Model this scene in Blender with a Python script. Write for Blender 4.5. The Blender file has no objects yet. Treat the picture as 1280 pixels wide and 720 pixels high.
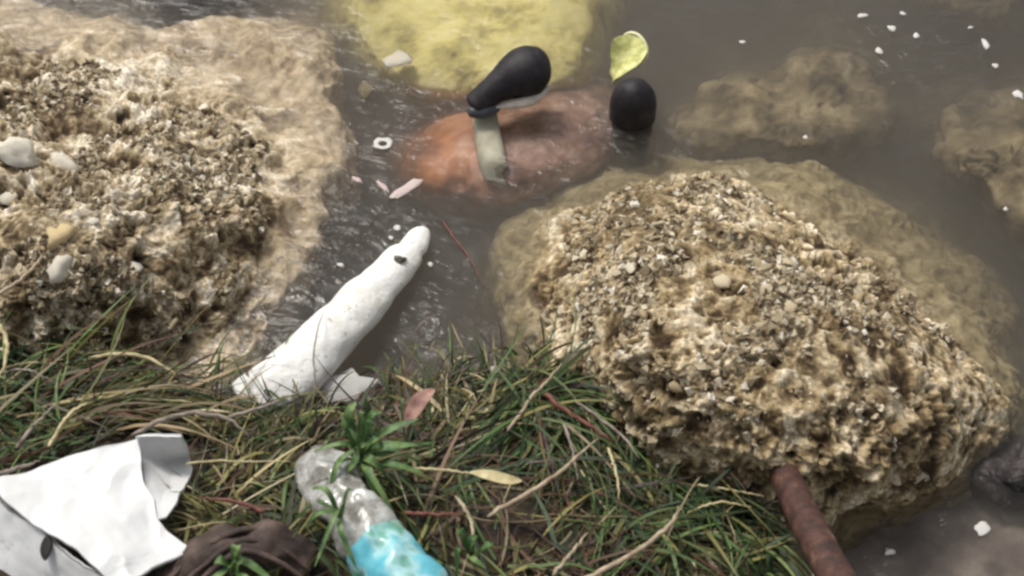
import bpy, math, random
import numpy as np
from mathutils import Vector, Matrix
random.seed(7); rng = np.random.default_rng(7)
S = bpy.context.scene
COL = S.collection

# ------------------------------------------------------------------ camera
TGT = Vector((0, 0, 0.04)); DIST = 1.95; PITCH = math.radians(52)
cam_d = bpy.data.cameras.new('camera'); cam = bpy.data.objects.new('camera', cam_d); COL.objects.link(cam)
cam.location = TGT + Vector((0, -DIST * math.cos(PITCH), DIST * math.sin(PITCH)))
cam.rotation_euler = (math.radians(90) - PITCH, 0, 0)
HF = math.radians(36.3)
cam_d.angle = HF; cam_d.clip_start = 0.02; cam_d.clip_end = 200
cam_d.dof.use_dof = True; cam_d.dof.focus_distance = 1.95; cam_d.dof.aperture_fstop = 6.0
S.camera = cam
# ------------------------------------------------------------------ world, sun, exposure
SUN_EL, SUN_AZ = math.radians(58), math.radians(-38)     # az measured from +y (away from the camera) to +x
w = bpy.data.worlds.new('World'); S.world = w; w.use_nodes = True
wn = w.node_tree; wn.nodes.clear()
sky = wn.nodes.new('ShaderNodeTexSky'); sky.sky_type = 'NISHITA'; sky.sun_disc = False
sky.sun_elevation = SUN_EL; sky.sun_rotation = SUN_AZ; sky.dust_density = 4; sky.air_density = 1.0
hs = wn.nodes.new('ShaderNodeHueSaturation'); hs.inputs['Saturation'].default_value = 0.22
bg = wn.nodes.new('ShaderNodeBackground'); bg.inputs['Strength'].default_value = 0.115
wo = wn.nodes.new('ShaderNodeOutputWorld')
wn.links.new(sky.outputs[0], hs.inputs['Color']); wn.links.new(hs.outputs[0], bg.inputs[0]); wn.links.new(bg.outputs[0], wo.inputs[0])
sd = bpy.data.lights.new('sun', 'SUN'); sd.energy = 2.05; sd.angle = math.radians(14); sd.color = (1, .95, .87)
sun = bpy.data.objects.new('sun', sd); COL.objects.link(sun)
sv = Vector((math.sin(SUN_AZ) * math.cos(SUN_EL), math.cos(SUN_AZ) * math.cos(SUN_EL), math.sin(SUN_EL)))
sun.rotation_euler = sv.to_track_quat('Z', 'Y').to_euler()
S.view_settings.view_transform = 'Standard'; S.view_settings.look = 'None'
S.view_settings.exposure = 0.15; S.view_settings.gamma = 1
S.render.engine = 'CYCLES'
S.cycles.use_denoising = True
S.cycles.filter_width = 2.7
S.cycles.max_bounces = 6; S.cycles.volume_bounces = 1; S.cycles.transparent_max_bounces = 12
S.cycles.volume_max_steps = 64

# ------------------------------------------------------------------ placing helpers (photo pixel -> world point at height z)
_th = math.tan(HF / 2)
_f = Vector((0, math.cos(PITCH), -math.sin(PITCH))); _u = Vector((0, math.sin(PITCH), math.cos(PITCH)))
def at(px, py, z=0.0):
    a = (px - 640) / 640 * _th; b = -(py - 360) / 640 * _th
    d = _f + Vector((1, 0, 0)) * a + _u * b
    t = (z - cam.location.z) / d.z
    return cam.location + d * t
def to_px(P):
    P = np.atleast_2d(P) - np.array(cam.location)
    dz = P @ np.array(_f)
    return 640 + P[:, 0] / dz / _th * 640, 360 - (P @ np.array(_u)) / dz / _th * 640

# ------------------------------------------------------------------ numpy noise
def _h(ix, iy, iz, s):
    n = (ix.astype(np.int64) * 374761393 + iy.astype(np.int64) * 668265263 + iz.astype(np.int64) * 1274126177 + s * 974634777) & 0xffffffff
    n = ((n ^ (n >> 13)) * 1274126177) & 0xffffffff
    n = ((n ^ (n >> 15)) * 2246822519) & 0xffffffff
    return ((n ^ (n >> 16)) & 0xffffff) / float(0xffffff)
def vnoise(P, sc, s=0):
    Q = P / sc; i = np.floor(Q); f = Q - i; f = f * f * (3 - 2 * f); i = i.astype(np.int64)
    out = 0
    for dx in (0, 1):
        for dy in (0, 1):
            for dz in (0, 1):
                wgt = (f[:, 0] if dx else 1 - f[:, 0]) * (f[:, 1] if dy else 1 - f[:, 1]) * (f[:, 2] if dz else 1 - f[:, 2])
                out = out + wgt * _h(i[:, 0] + dx, i[:, 1] + dy, i[:, 2] + dz, s)
    return out * 2 - 1
def fbm(P, sc, o=4, s=0):
    r = 0; a = 1; t = 0
    for k in range(o):
        r = r + a * vnoise(P, sc / 2 ** k, s + k); t += a; a *= .5
    return r / t
def worley(P, sc, s=0):
    Q = P / sc; i = np.floor(Q).astype(np.int64); best = np.full(len(P), 9.0); sec = best.copy(); idv = np.zeros(len(P))
    for dx in (-1, 0, 1):
        for dy in (-1, 0, 1):
            for dz in (-1, 0, 1):
                c = i + np.array((dx, dy, dz))
                f = np.stack([_h(c[:, 0], c[:, 1], c[:, 2], s + k) for k in range(3)], 1)
                d = np.linalg.norm(c + f - Q, axis=1)
                m = d < best
                sec = np.where(m, best, np.minimum(sec, d)); idv = np.where(m, f[:, 0], idv); best = np.where(m, d, best)
    return best, sec, idv

# ------------------------------------------------------------------ object helpers
def link(name, me, mat=None, parent=None):
    o = bpy.data.objects.new(name, me); COL.objects.link(o)
    if mat is not None and len(me.materials) == 0: me.materials.append(mat)
    if parent is not None: o.parent = parent
    return o
def tag(o, label=None, cat=None, group=None, kind=None):
    if label: o['label'] = label
    if cat: o['category'] = cat
    if group: o['group'] = group
    if kind: o['kind'] = kind
    return o
def empty(name, loc=(0, 0, 0)):
    o = bpy.data.objects.new(name, None); COL.objects.link(o); o.location = loc; o.empty_display_size = .02; return o
def mesh_np(name, V, F, smooth=True, attrs=None):
    V = np.asarray(V, dtype=np.float32); F = np.asarray(F, dtype=np.int32)
    me = bpy.data.meshes.new(name); k = F.shape[1]
    me.vertices.add(len(V)); me.vertices.foreach_set('co', V.ravel())
    me.loops.add(F.size); me.loops.foreach_set('vertex_index', F.ravel())
    me.polygons.add(len(F)); me.polygons.foreach_set('loop_start', np.arange(0, F.size, k, dtype=np.int32))
    me.polygons.foreach_set('loop_total', np.full(len(F), k, dtype=np.int32))
    me.update(calc_edges=True); me.validate()
    me.polygons.foreach_set('use_smooth', np.full(len(me.polygons), smooth))
    for n, a in (attrs or {}).items():
        a = np.asarray(a, dtype=np.float32)
        if a.ndim == 1:
            at_ = me.attributes.new(n, 'FLOAT', 'POINT'); at_.data.foreach_set('value', a)
        else:
            at_ = me.attributes.new(n, 'FLOAT_COLOR', 'POINT'); at_.data.foreach_set('color', np.c_[a, np.ones(len(a))].astype(np.float32).ravel())
    return me
def grid_faces(n, m, wrap=False):
    a = np.arange(n)[:, None] * m; mm = m if wrap else m - 1
    j = np.arange(mm)[None, :]; j2 = (j + 1) % m
    a = a[:-1]
    return np.stack([a + j, a + j2, a + m + j2, a + m + j], -1).reshape(-1, 4)
def grid_normals(G, wrap):
    if wrap: dj = np.roll(G, -1, 1) - np.roll(G, 1, 1)
    else: dj = np.gradient(G, axis=1)
    di = np.gradient(G, axis=0)
    n = np.cross(di, dj); n /= np.linalg.norm(n, axis=2, keepdims=True) + 1e-12
    return n
def catmull(P, n):
    P = [Vector(p) for p in P]
    if len(P) == 2: return [P[0].lerp(P[1], k / (n - 1)) for k in range(n)]
    Q = [P[0] * 2 - P[1]] + P + [P[-1] * 2 - P[-2]]; out = []
    for k in range(n):
        t = k / (n - 1) * (len(P) - 1); i = min(int(t), len(P) - 2); t -= i
        a, b, c, d = Q[i:i + 4]
        out.append(.5 * ((2 * b) + (c - a) * t + (2 * a - 5 * b + 4 * c - d) * t * t + (3 * b - a - 3 * c + d) * t ** 3))
    return out
def tube_mesh(name, pts, radii, seg=10, flat=1.0, noise=0, nscale=.02, caps=True, attrs=False, updir=(0, 0, 1)):
    """tube along pts; flat<1 squashes it vertically"""
    P = np.array([tuple(p) for p in pts]); n = len(P); R = np.asarray(radii, dtype=float)
    T = np.gradient(P, axis=0); T /= np.linalg.norm(T, axis=1, keepdims=True) + 1e-12
    up = np.tile(np.array(updir, dtype=float), (n, 1))
    sx = np.cross(T, up); l = np.linalg.norm(sx, axis=1, keepdims=True); sx = np.where(l > 1e-4, sx / np.maximum(l, 1e-6), np.array((1, 0, 0)))
    uy = np.cross(sx, T)
    a = np.linspace(0, 2 * np.pi, seg, endpoint=False)
    G = P[:, None] + R[:, None, None] * (np.cos(a)[None, :, None] * sx[:, None] + flat * np.sin(a)[None, :, None] * uy[:, None])
    V = G.reshape(-1, 3)
    if noise:
        N = (G - P[:, None]); N = (N / (np.linalg.norm(N, axis=2, keepdims=True) + 1e-9)).reshape(-1, 3)
        V = V + N * (fbm(V, nscale, 3, 5) * noise)[:, None]
    F = grid_faces(n, seg, True); F = F[:, ::-1]
    if caps:
        V = np.r_[V, P[:1], P[-1:]]; c0, c1 = len(V) - 2, len(V) - 1
        j = np.arange(seg); j2 = (j + 1) % seg
        F = np.r_[F, np.stack([np.full(seg, c0), j, j2, j2], 1), np.stack([np.full(seg, c1), (n - 1) * seg + j2, (n - 1) * seg + j, (n - 1) * seg + j], 1)]
        tri = F[:, 2] == F[:, 3]
        me = bpy.data.meshes.new(name); me.from_pydata([tuple(v) for v in V], [], [tuple(f[:3]) if t else tuple(f) for f, t in zip(F.tolist(), tri)])
        me.polygons.foreach_set('use_smooth', [True] * len(me.polygons)); me.update()
        return me
    return mesh_np(name, V, F)

# ------------------------------------------------------------------ materials
def new_mat(name):
    m = bpy.data.materials.new(name); m.use_nodes = True; nt = m.node_tree
    b = nt.nodes['Principled BSDF']; b.inputs['Roughness'].default_value = .85
    return m, nt, b
def nz(nt, scale, detail=5, rough=.6, vec=None, dist=0):
    n = nt.nodes.new('ShaderNodeTexNoise'); n.inputs['Scale'].default_value = scale; n.inputs['Detail'].default_value = detail
    n.inputs['Roughness'].default_value = rough; n.inputs['Distortion'].default_value = dist
    if vec is None:
        tc = nt.nodes.new('ShaderNodeTexCoord'); vec = tc.outputs['Object']
    nt.links.new(vec, n.inputs['Vector']); return n.outputs['Fac']
def ramp(nt, fac, stops):
    r = nt.nodes.new('ShaderNodeValToRGB'); e = r.color_ramp.elements
    while len(e) < len(stops): e.new(.5)
    for el, (p, c) in zip(e, stops): el.position = p; el.color = (*c, 1)
    nt.links.new(fac, r.inputs[0]); return r.outputs[0]
def mixc(nt, fac, a, b, mode='MIX'):
    m = nt.nodes.new('ShaderNodeMix'); m.data_type = 'RGBA'; m.blend_type = mode
    for s, v in ((0, fac), (6, a), (7, b)):
        if isinstance(v, (int, float)): m.inputs[s].default_value = v
        elif isinstance(v, tuple): m.inputs[s].default_value = (*v, 1)
        else: nt.links.new(v, m.inputs[s])
    return m.outputs[2]
def attr(nt, n, col=False):
    a = nt.nodes.new('ShaderNodeAttribute'); a.attribute_name = n; return a.outputs['Color' if col else 'Fac']
def math_(nt, op, a, b=0.0, clamp=False):
    m = nt.nodes.new('ShaderNodeMath'); m.operation = op; m.use_clamp = clamp
    for s, v in ((0, a), (1, b)):
        if isinstance(v, (int, float)): m.inputs[s].default_value = v
        else: nt.links.new(v, m.inputs[s])
    return m.outputs[0]
def bump(nt, b, h, strength=.5, dist=.002):
    n = nt.nodes.new('ShaderNodeBump'); n.inputs['Strength'].default_value = strength; n.inputs['Distance'].default_value = dist
    nt.links.new(h, n.inputs['Height']); nt.links.new(n.outputs[0], b.inputs['Normal'])
def simple_mat(name, stops, scale=40, rough=.8, bstr=.4, bdist=.002, bscale=None, spec=.4):
    m, nt, b = new_mat(name)
    nt.links.new(ramp(nt, nz(nt, scale), stops), b.inputs['Base Color']); b.inputs['Roughness'].default_value = rough
    b.inputs['Specular IOR Level'].default_value = spec
    if bstr: bump(nt, b, nz(nt, bscale or scale * 2), bstr, bdist)
    return m

def rock_mat(name, silt, tint=(1, 1, 1)):
    m, nt, b = new_mat(name)
    mixv = math_(nt, 'ADD', math_(nt, 'MULTIPLY', attr(nt, 'cell'), .55), math_(nt, 'MULTIPLY', nz(nt, 45, 8, .68), .50))
    mixv = math_(nt, 'ADD', mixv, math_(nt, 'MULTIPLY', math_(nt, 'SUBTRACT', nz(nt, 8, 4), .5), .75))
    base = ramp(nt, mixv, [(.26, (.08, .054, .032)), (.37, (.20, .15, .09)), (.47, (.39, .32, .205)), (.58, (.63, .55, .41)), (.71, (.92, .87, .76))])
    big = (1.0, 1.0, 1.0)
    c = mixc(nt, 1.0, base, big, 'MULTIPLY')
    grit = ramp(nt, nz(nt, 190, 3, .7), [(.34, (.42, .38, .33)), (.5, (.92, .9, .87)), (.66, (1.4, 1.36, 1.3))])
    c = mixc(nt, .85, c, grit, 'MULTIPLY')
    c = mixc(nt, 1.0, c, tint, 'MULTIPLY')
    moss = math_(nt, 'MULTIPLY', attr(nt, 'moss'), ramp(nt, nz(nt, 22, 6), [(.40, (0, 0, 0)), (.60, (1, 1, 1))]))
    c = mixc(nt, moss, c, ramp(nt, nz(nt, 90), [(.35, (.04, .028, .013)), (.55, (.13, .095, .04)), (.7, (.26, .22, .09))]))
    recess_dark = attr(nt, 'recess_dark')                         # darker brown in the pits, cracks and hollows
    c = mixc(nt, recess_dark, c, ramp(nt, nz(nt, 70), [(.4, (.028, .018, .010)), (.65, (.09, .055, .028))]))
    sl = ramp(nt, nz(nt, 26, 7, .65, dist=1.2), silt)
    c = mixc(nt, attr(nt, 'wet'), c, sl)
    nt.links.new(c, b.inputs['Base Color']); b.inputs['Roughness'].default_value = .8
    b.inputs['Specular IOR Level'].default_value = .25
    bump(nt, b, nz(nt, 260, 4, .7), .7, .0025)
    return m

# ------------------------------------------------------------------ lofted rocks
def loft_rock(name, levels, top, mat, centre, nth=1000, nr=370, amp=(.012, .006, .006), seed=0, mossf=None, smoothwin=15, wet_z=.0, wet_amp=.3):
    """levels: [(z, [(px,py),...])] from top to bottom; top: z of the summit"""
    th = np.linspace(-np.pi, np.pi, nth, endpoint=False)
    c0_ = np.array(at(*centre, top))[:2]
    Rs, Zs, Cs = [np.zeros(nth)], [np.full(nth, top)], [c0_]
    for z, pts in levels:
        c = np.array(at(*centre, z))[:2]; Cs.append(c)
        W = np.array([tuple(at(x, y, z)) for x, y in pts])[:, :2] - c
        a = np.arctan2(W[:, 1], W[:, 0]); r = np.hypot(W[:, 0], W[:, 1]); o = np.argsort(a); a, r = a[o], r[o]
        R = np.interp(th, np.r_[a[-1] - 2 * np.pi, a, a[0] + 2 * np.pi], np.r_[r[-1], r, r[0]])
        k = np.hanning(31); k /= k.sum(); R = np.convolve(np.r_[R[-15:], R, R[:15]], k, 'valid')
        Rs.append(R); Zs.append(np.full(nth, z))
    Rs, Zs, Cs = np.array(Rs), np.array(Zs), np.array(Cs)
    L = np.hypot(np.diff(Rs.mean(1)), np.diff(Zs.mean(1))); s = np.r_[0, np.cumsum(L)]; s /= s[-1]
    t = np.linspace(0, 1, nr)
    i = np.clip(np.searchsorted(s, t, side='right') - 1, 0, len(s) - 2); f = ((t - s[i]) / (s[i + 1] - s[i]))[:, None]
    R = Rs[i] * (1 - f) + Rs[i + 1] * f; Z = Zs[i] * (1 - f) + Zs[i + 1] * f; CC = Cs[i] * (1 - f) + Cs[i + 1] * f
    kk = smoothwin * 2 + 1; k = np.hanning(kk + 2)[1:-1]; k /= k.sum()
    def sm(A, odd):
        first = -A[1:smoothwin + 1][::-1] if odd else A[1:smoothwin + 1][::-1]
        B = np.r_[first, A, np.repeat(A[-1:], smoothwin, 0)]
        cs = np.zeros_like(A)
        for q in range(kk): cs += k[q] * B[q:q + len(A)]
        return cs
    R = sm(R, True); Z = sm(Z, False); CC = sm(CC, False); R[0] = 0.0005
    G = np.stack([CC[:, :1] + R * np.cos(th), CC[:, 1:] + R * np.sin(th), Z], -1)
    N = grid_normals(G, True)
    if N[nr // 3, :, 2].mean() < 0: N = -N
    V = G.reshape(-1, 3); N = N.reshape(-1, 3)
    wet = np.clip((wet_z + .012 - V[:, 2] + .022 * fbm(V, .07, 4, 91)) / .03, 0, 1)
    k = 1 - (1 - wet_amp) * np.clip((.045 - V[:, 2] + .03 * fbm(V, .08, 3, 93)) / .06, 0, 1)
    if wet_z < -1: wet = wet * 0; k = 1.0
    big = fbm(V, .14, 3, seed) * amp[0] * 1.5 + fbm(V, .05, 3, seed + 10) * amp[0]
    V2 = V + N * big[:, None]
    wp = V2 + np.stack([fbm(V2, .02, 2, seed + 60 + q) for q in range(3)], 1) * .006
    f1, f2, idv = worley(wp, .019, seed + 20)
    lump = (.55 - f1) * (.5 + idv)
    h1, h2, hid = worley(wp, .034, seed + 25)
    g1, g2, gid = worley(wp, .0085, seed + 30)
    hol = np.clip(fbm(V2, .075, 3, seed + 80) - .18, 0, .5) * 2
    small = (.5 - g1) * (.3 + gid)
    pit = np.clip(.42 - worley(wp, .021, seed + 40)[0], 0, .42) / .42
    rough = np.clip(.45 + 1.1 * fbm(V, .1, 2, seed + 50), .15, 1.0)
    cr = np.exp(-((f2 - f1) / .16) ** 2)
    wq = V2 + np.stack([fbm(V2, .03, 3, seed + 110 + q) for q in range(3)], 1) * .014
    rdg = .5 - np.abs(fbm(wq, .034, 3, seed + 120)) * 2.6; rdg2 = .5 - np.abs(fbm(wq, .014, 3, seed + 130)) * 2.4
    d = (rdg * amp[1] * 1.15 + rdg2 * amp[1] * .9 + lump * amp[1] * .5 + (.5 - h1) * (.3 + hid) * amp[1] * 2.2 - cr * amp[1] * .45 - hol * .022 + small * amp[2] * 1.0 - pit ** .7 * amp[1] * 1.6 * (rough > .3) + fbm(V2, .012, 3, seed + 70) * amp[2] * .7) * rough
    V3 = V2 + N * (d * k)[:, None]
    recess_dark = np.clip((pit - .15) * 1.3 * rough, 0, 1) * (1 - wet) * .75 + np.clip(-(small + lump * .6) * 1.3 - .1, 0, .6) * (1 - wet)
    recess_dark = recess_dark * 1.1 + (cr * .4 + hol * .6) * (1 - wet)
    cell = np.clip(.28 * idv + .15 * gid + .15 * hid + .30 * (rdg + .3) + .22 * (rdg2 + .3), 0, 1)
    recess_dark = recess_dark * .6 + np.clip(-.12 - rdg * .8 - rdg2 * .75, 0, .95) * (1 - wet)
    m = mossf(V) if mossf else np.zeros(len(V))
    F = grid_faces(nr, nth, True)
    me = mesh_np(name, V3, F, True, {'wet': wet, 'recess_dark': np.clip(recess_dark, 0, 1), 'moss': m, 'cell': cell})
    me.materials.append(mat)
    return me, V3, N, wet, d

SILT_BROWN = [(.30, (.13, .10, .055)), (.45, (.27, .215, .115)), (.58, (.43, .355, .20)), (.72, (.58, .50, .33))]
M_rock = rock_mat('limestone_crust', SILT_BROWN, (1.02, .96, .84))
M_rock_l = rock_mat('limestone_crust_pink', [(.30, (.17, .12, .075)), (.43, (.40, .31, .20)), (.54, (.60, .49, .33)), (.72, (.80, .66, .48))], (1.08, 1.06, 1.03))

# ------------------------------------------------------------------ ground sheet (lake bed and bank in one)
BANK = [(-500, 330), (-150, 400), (0, 432), (120, 480), (280, 512), (450, 510), (620, 490), (690, 475), (770, 560), (880, 640), (950, 720), (1010, 800), (1150, 1000), (1500, 1500)]
BW = np.array([tuple(at(x, y, 0))[:2] for x, y in BANK])
BW = np.r_[[(-40, BW[0, 1] + .3)], BW, [(BW[-1, 0] + 1.0, -40)]]
def bank_sd(X, Y):
    P = np.stack([X, Y], -1); best = np.full(X.shape, 1e9)
    for a, b in zip(BW[:-1], BW[1:]):
        ab = b - a; t = np.clip(((P - a) @ ab) / (ab @ ab), 0, 1)
        best = np.minimum(best, np.linalg.norm(P - (a + t[..., None] * ab), axis=-1))
    poly = np.r_[BW, [(-40, -40)]]; ins = np.zeros(X.shape, bool)
    for a, b in zip(poly, np.roll(poly, -1, 0)):
        c = ((a[1] > Y) != (b[1] > Y))
        xx = a[0] + (Y - a[1]) / (b[1] - a[1] + 1e-12) * (b[0] - a[0])
        ins ^= c & (X < xx)
    return np.where(ins, best, -best)
_shal = at(1180, 660, 0)
def ground_z(X, Y):
    d = bank_sd(X, Y)
    land = .006 + .13 * (1 - np.exp(-np.maximum(d, 0) / .16))
    dep = .01 + .30 * (1 - np.exp(-np.maximum(-d, 0) / .16))
    g = np.exp(-(((X - _shal.x) / .42) ** 2 + ((Y - _shal.y) / .20) ** 2) ** 2)
    dep = dep * (1 - g) + g * (.040 + .012 * np.tanh(dep * 8))
    P = np.stack([X.ravel(), Y.ravel(), np.zeros(X.size)], 1)
    n = (fbm(P, .12, 4, 3) * .014 + fbm(P, .018, 3, 8) * .004).reshape(X.shape)
    return np.where(d > 0, land, -dep) + n
def axis(lo, hi, step, far):
    c = np.arange(lo, hi + step / 2, step); e = []
    k = step
    x = hi
    while x < far: k *= 1.25; x += k; e.append(x)
    e = np.array(e); l = lo - (e - hi)
    return np.r_[l[::-1], c, e]
ax, ay = axis(-.95, .95, .005, 40), axis(-.75, .85, .005, 40)
X, Y = np.meshgrid(ax, ay); Z = ground_z(X, Y)
me = mesh_np('ground', np.stack([X, Y, Z], -1).reshape(-1, 3), grid_faces(len(ay), len(ax)), True)
m, nt, b = new_mat('mud_and_soil')
geo = nt.nodes.new('ShaderNodeTexCoord'); sep = nt.nodes.new('ShaderNodeSeparateXYZ'); nt.links.new(geo.outputs['Object'], sep.inputs[0])
mr = nt.nodes.new('ShaderNodeMapRange'); mr.inputs[1].default_value = -.02; mr.inputs[2].default_value = .01; nt.links.new(sep.outputs[2], mr.inputs[0])
soil = ramp(nt, nz(nt, 60), [(.35, (.018, .012, .007)), (.55, (.05, .034, .018)), (.7, (.11, .08, .04))])
silt = ramp(nt, nz(nt, 14, 7), [(.35, (.14, .112, .10)), (.5, (.25, .205, .18)), (.68, (.42, .36, .30))])
nt.links.new(mixc(nt, mr.outputs[0], silt, soil), b.inputs['Base Color']); bump(nt, b, nz(nt, 150), .5, .004)
g = link('ground', me, m); tag(g, 'dark soil bank sloping down to a silty shallow bed', kind='structure')

# ------------------------------------------------------------------ the big crusted rock at right
def moss_r(V):
    x, y = to_px(V)
    a = np.clip((y - 430) / 110, 0, 1) * np.clip((980 - x) / 200, 0, 1) * 1.3
    b_ = np.clip((300 - y) / 60, 0, 1) * np.clip((900 - x) / 120, 0, 1) * .7
    return np.clip(a + b_ + .12, 0, 1)
R_levels = [
 (.165, [(800, 390), (810, 340), (850, 300), (900, 290), (960, 320), (1020, 370), (1060, 420), (1080, 460), (1050, 500), (960, 510), (870, 480), (820, 440)]),
 (.12, [(745, 400), (752, 330), (790, 272), (860, 240), (930, 258), (1010, 312), (1075, 372), (1140, 440), (1165, 500), (1120, 560), (1030, 585), (930, 570), (830, 520), (770, 460)]),
 (.05, [(695, 420), (700, 330), (740, 268), (800, 238), (870, 226), (950, 250), (1040, 305), (1110, 365), (1190, 430), (1218, 482), (1208, 545), (1150, 595), (1080, 618), (980, 625), (880, 610), (780, 560), (720, 490)]),
 (.0, [(680, 420), (683, 330), (722, 262), (800, 230), (880, 218), (960, 238), (1050, 300), (1120, 355), (1200, 420), (1242, 478), (1248, 545), (1200, 598), (1140, 632), (1060, 650), (960, 690), (850, 680), (760, 600), (700, 500)]),
 (-.062, [(632, 420), (630, 300), (665, 258), (760, 225), (880, 205), (985, 212), (1095, 252), (1180, 305), (1238, 370), (1262, 450), (1272, 535), (1225, 606), (1150, 650), (1060, 690), (960, 750), (850, 720), (740, 640), (670, 520)]),
 (-.30, [(605, 430), (600, 300), (640, 235), (760, 200), (880, 190), (1000, 195), (1110, 230), (1200, 290), (1265, 360), (1310, 450), (1330, 560), (1260, 640), (1150, 690), (1060, 740), (960, 800), (850, 780), (740, 680), (650, 530)])]
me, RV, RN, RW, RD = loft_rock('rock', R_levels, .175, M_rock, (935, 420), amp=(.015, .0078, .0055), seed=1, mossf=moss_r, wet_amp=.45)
rockR = empty('rock', (RV[:, 0].mean(), RV[:, 1].mean(), 0))
def parent_keep(o, p):
    o.parent = p; o.matrix_parent_inverse = Matrix.Translation(-p.location)
rb = link('rock_body', me); parent_keep(rb, rockR)
tag(rockR, 'large rounded yellowish rock crusted with shells and pits, right of the water, beside the grass', 'rock')

# ------------------------------------------------------------------ left rock
def moss_l(V):
    x, y = to_px(V)
    return np.clip((y - 330) / 90, 0, 1) * np.clip((260 - x) / 120, 0, 1) * .9 + .1
L_levels = [
 (.13, [(-260, 260), (-200, 190), (-80, 170), (30, 180), (110, 205), (170, 240), (160, 300), (90, 340), (0, 360), (-120, 370), (-230, 330)]),
 (.06, [(-360, 260), (-260, 130), (-80, 105), (40, 120), (130, 150), (220, 190), (275, 235), (262, 310), (205, 390), (120, 425), (0, 450), (-150, 460), (-300, 380)]),
 (.008, [(-420, 260), (-300, 90), (-80, 50), (60, 66), (160, 112), (250, 150), (330, 196), (350, 250), (325, 320), (285, 390), (215, 442), (130, 480), (0, 530), (-200, 520), (-400, 420)]),
 (-.020, [(-460, 250), (-300, 40), (-100, 0), (60, 20), (200, 48), (325, 40), (405, 52), (425, 130), (418, 240), (385, 330), (335, 420), (280, 480), (130, 530), (-50, 570), (-400, 500)]),
 (-.30, [(-500, 240), (-320, 10), (-100, -30), (60, -12), (200, 20), (340, -5), (440, 25), (458, 130), (445, 250), (415, 340), (370, 440), (300, 520), (130, 580), (-50, 620), (-430, 540)])]
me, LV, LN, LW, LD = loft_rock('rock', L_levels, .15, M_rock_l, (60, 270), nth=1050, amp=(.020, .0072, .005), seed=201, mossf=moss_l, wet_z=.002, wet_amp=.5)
rockL = empty('rock', (LV[:, 0].mean(), LV[:, 1].mean(), 0))
lb = link('rock_body', me); parent_keep(lb, rockL)
tag(rockL, 'broad brown pitted rock at the left edge, sloping smooth and pale under the water', 'rock')

# crumbs and shell lumps on the two rocks
def lump_mesh(name, seed, flat=.7):
    import bmesh
    bm = bmesh.new(); bmesh.ops.create_icosphere(bm, subdivisions=2, radius=1)
    V = np.array([v.co[:] for v in bm.verts]); d = fbm(V, .9, 2, seed) * .75 + fbm(V, .4, 1, seed + 7) * .25
    for v, q in zip(bm.verts, d): v.co *= 1 + q; v.co.z *= flat
    me = bpy.data.meshes.new(name); bm.to_mesh(me); bm.free()
    me.polygons.foreach_set('use_smooth', [True] * len(me.polygons)); return me
def ring_mesh(name, seed):
    a = np.linspace(0, 2 * np.pi, 12, endpoint=False); b_ = np.linspace(0, 2 * np.pi, 6, endpoint=False)
    A, B = np.meshgrid(a, b_, indexing='ij'); r = .32
    V = np.stack([(1 - r + r * np.cos(B)) * np.cos(A), (1 - r + r * np.cos(B)) * np.sin(A) * .8, r * np.sin(B)], -1).reshape(-1, 3)
    V *= 1 + .45 * fbm(V, .55, 3, seed)[:, None]
    F = grid_faces(12, 6, True); F2 = np.stack([66 + np.arange(6), 66 + (np.arange(6) + 1) % 6, (np.arange(6) + 1) % 6, np.arange(6)], 1)
    return mesh_np(name, V, np.r_[F, F2])
M_shell = simple_mat('shell', [(.35, (.30, .24, .15)), (.52, (.62, .54, .40)), (.68, (.84, .79, .68))], 60, .6)
M_crumb = simple_mat('crumb', [(.34, (.10, .07, .035)), (.48, (.30, .23, .13)), (.60, (.52, .43, .28)), (.72, (.80, .74, .60))], 70, .8)
_nt = M_crumb.node_tree; _b = _nt.nodes['Principled BSDF']; _src = _b.inputs['Base Color'].links[0].from_socket
_nt.links.new(mixc(_nt, .75, _src, ramp(_nt, attr(_nt, 'tone'), [(.0, (.07, .05, .03)), (.35, (.22, .17, .105)), (.65, (.45, .38, .26)), (.9, (.70, .63, .49)), (1.0, (.90, .86, .76))])), _b.inputs['Base Color'])
LUMPS = [lump_mesh('shell', 300 + k) for k in range(5)] + [ring_mesh('shell', 320 + k) for k in range(3)]
for q in LUMPS: q.materials.append(M_shell)
ico = np.array([v.co[:] for v in LUMPS[0].vertices]); icof = np.array([p.vertices[:] for p in LUMPS[0].polygons])
import bmesh
_bm = bmesh.new(); bmesh.ops.create_icosphere(_bm, subdivisions=1, radius=1)
icoV = np.array([v.co[:] for v in _bm.verts]); icoF = np.array([[v.index for v in f.verts] for f in _bm.faces]); _bm.free()
for _m in (M_shell,):
    _nt = _m.node_tree; _b = _nt.nodes['Principled BSDF']; _src = _b.inputs['Base Color'].links[0].from_socket
    _oi = _nt.nodes.new('ShaderNodeObjectInfo')
    _nt.links.new(mixc(_nt, 1.0, _src, ramp(_nt, _oi.outputs['Random'], [(.0, (.50, .42, .30)), (.5, (.80, .72, .58)), (1.0, (1.1, 1.06, .98))]), 'MULTIPLY'), _b.inputs['Base Color'])
def rand_rot(n):
    q = rng.normal(size=(n, 4)); q /= np.linalg.norm(q, axis=1, keepdims=True); w_, x, y, z = q.T
    return np.stack([1 - 2 * (y * y + z * z), 2 * (x * y - z * w_), 2 * (x * z + y * w_), 2 * (x * y + z * w_), 1 - 2 * (x * x + z * z), 2 * (y * z - x * w_), 2 * (x * z - y * w_), 2 * (y * z + x * w_), 1 - 2 * (x * x + y * y)], 1).reshape(-1, 3, 3)
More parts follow.
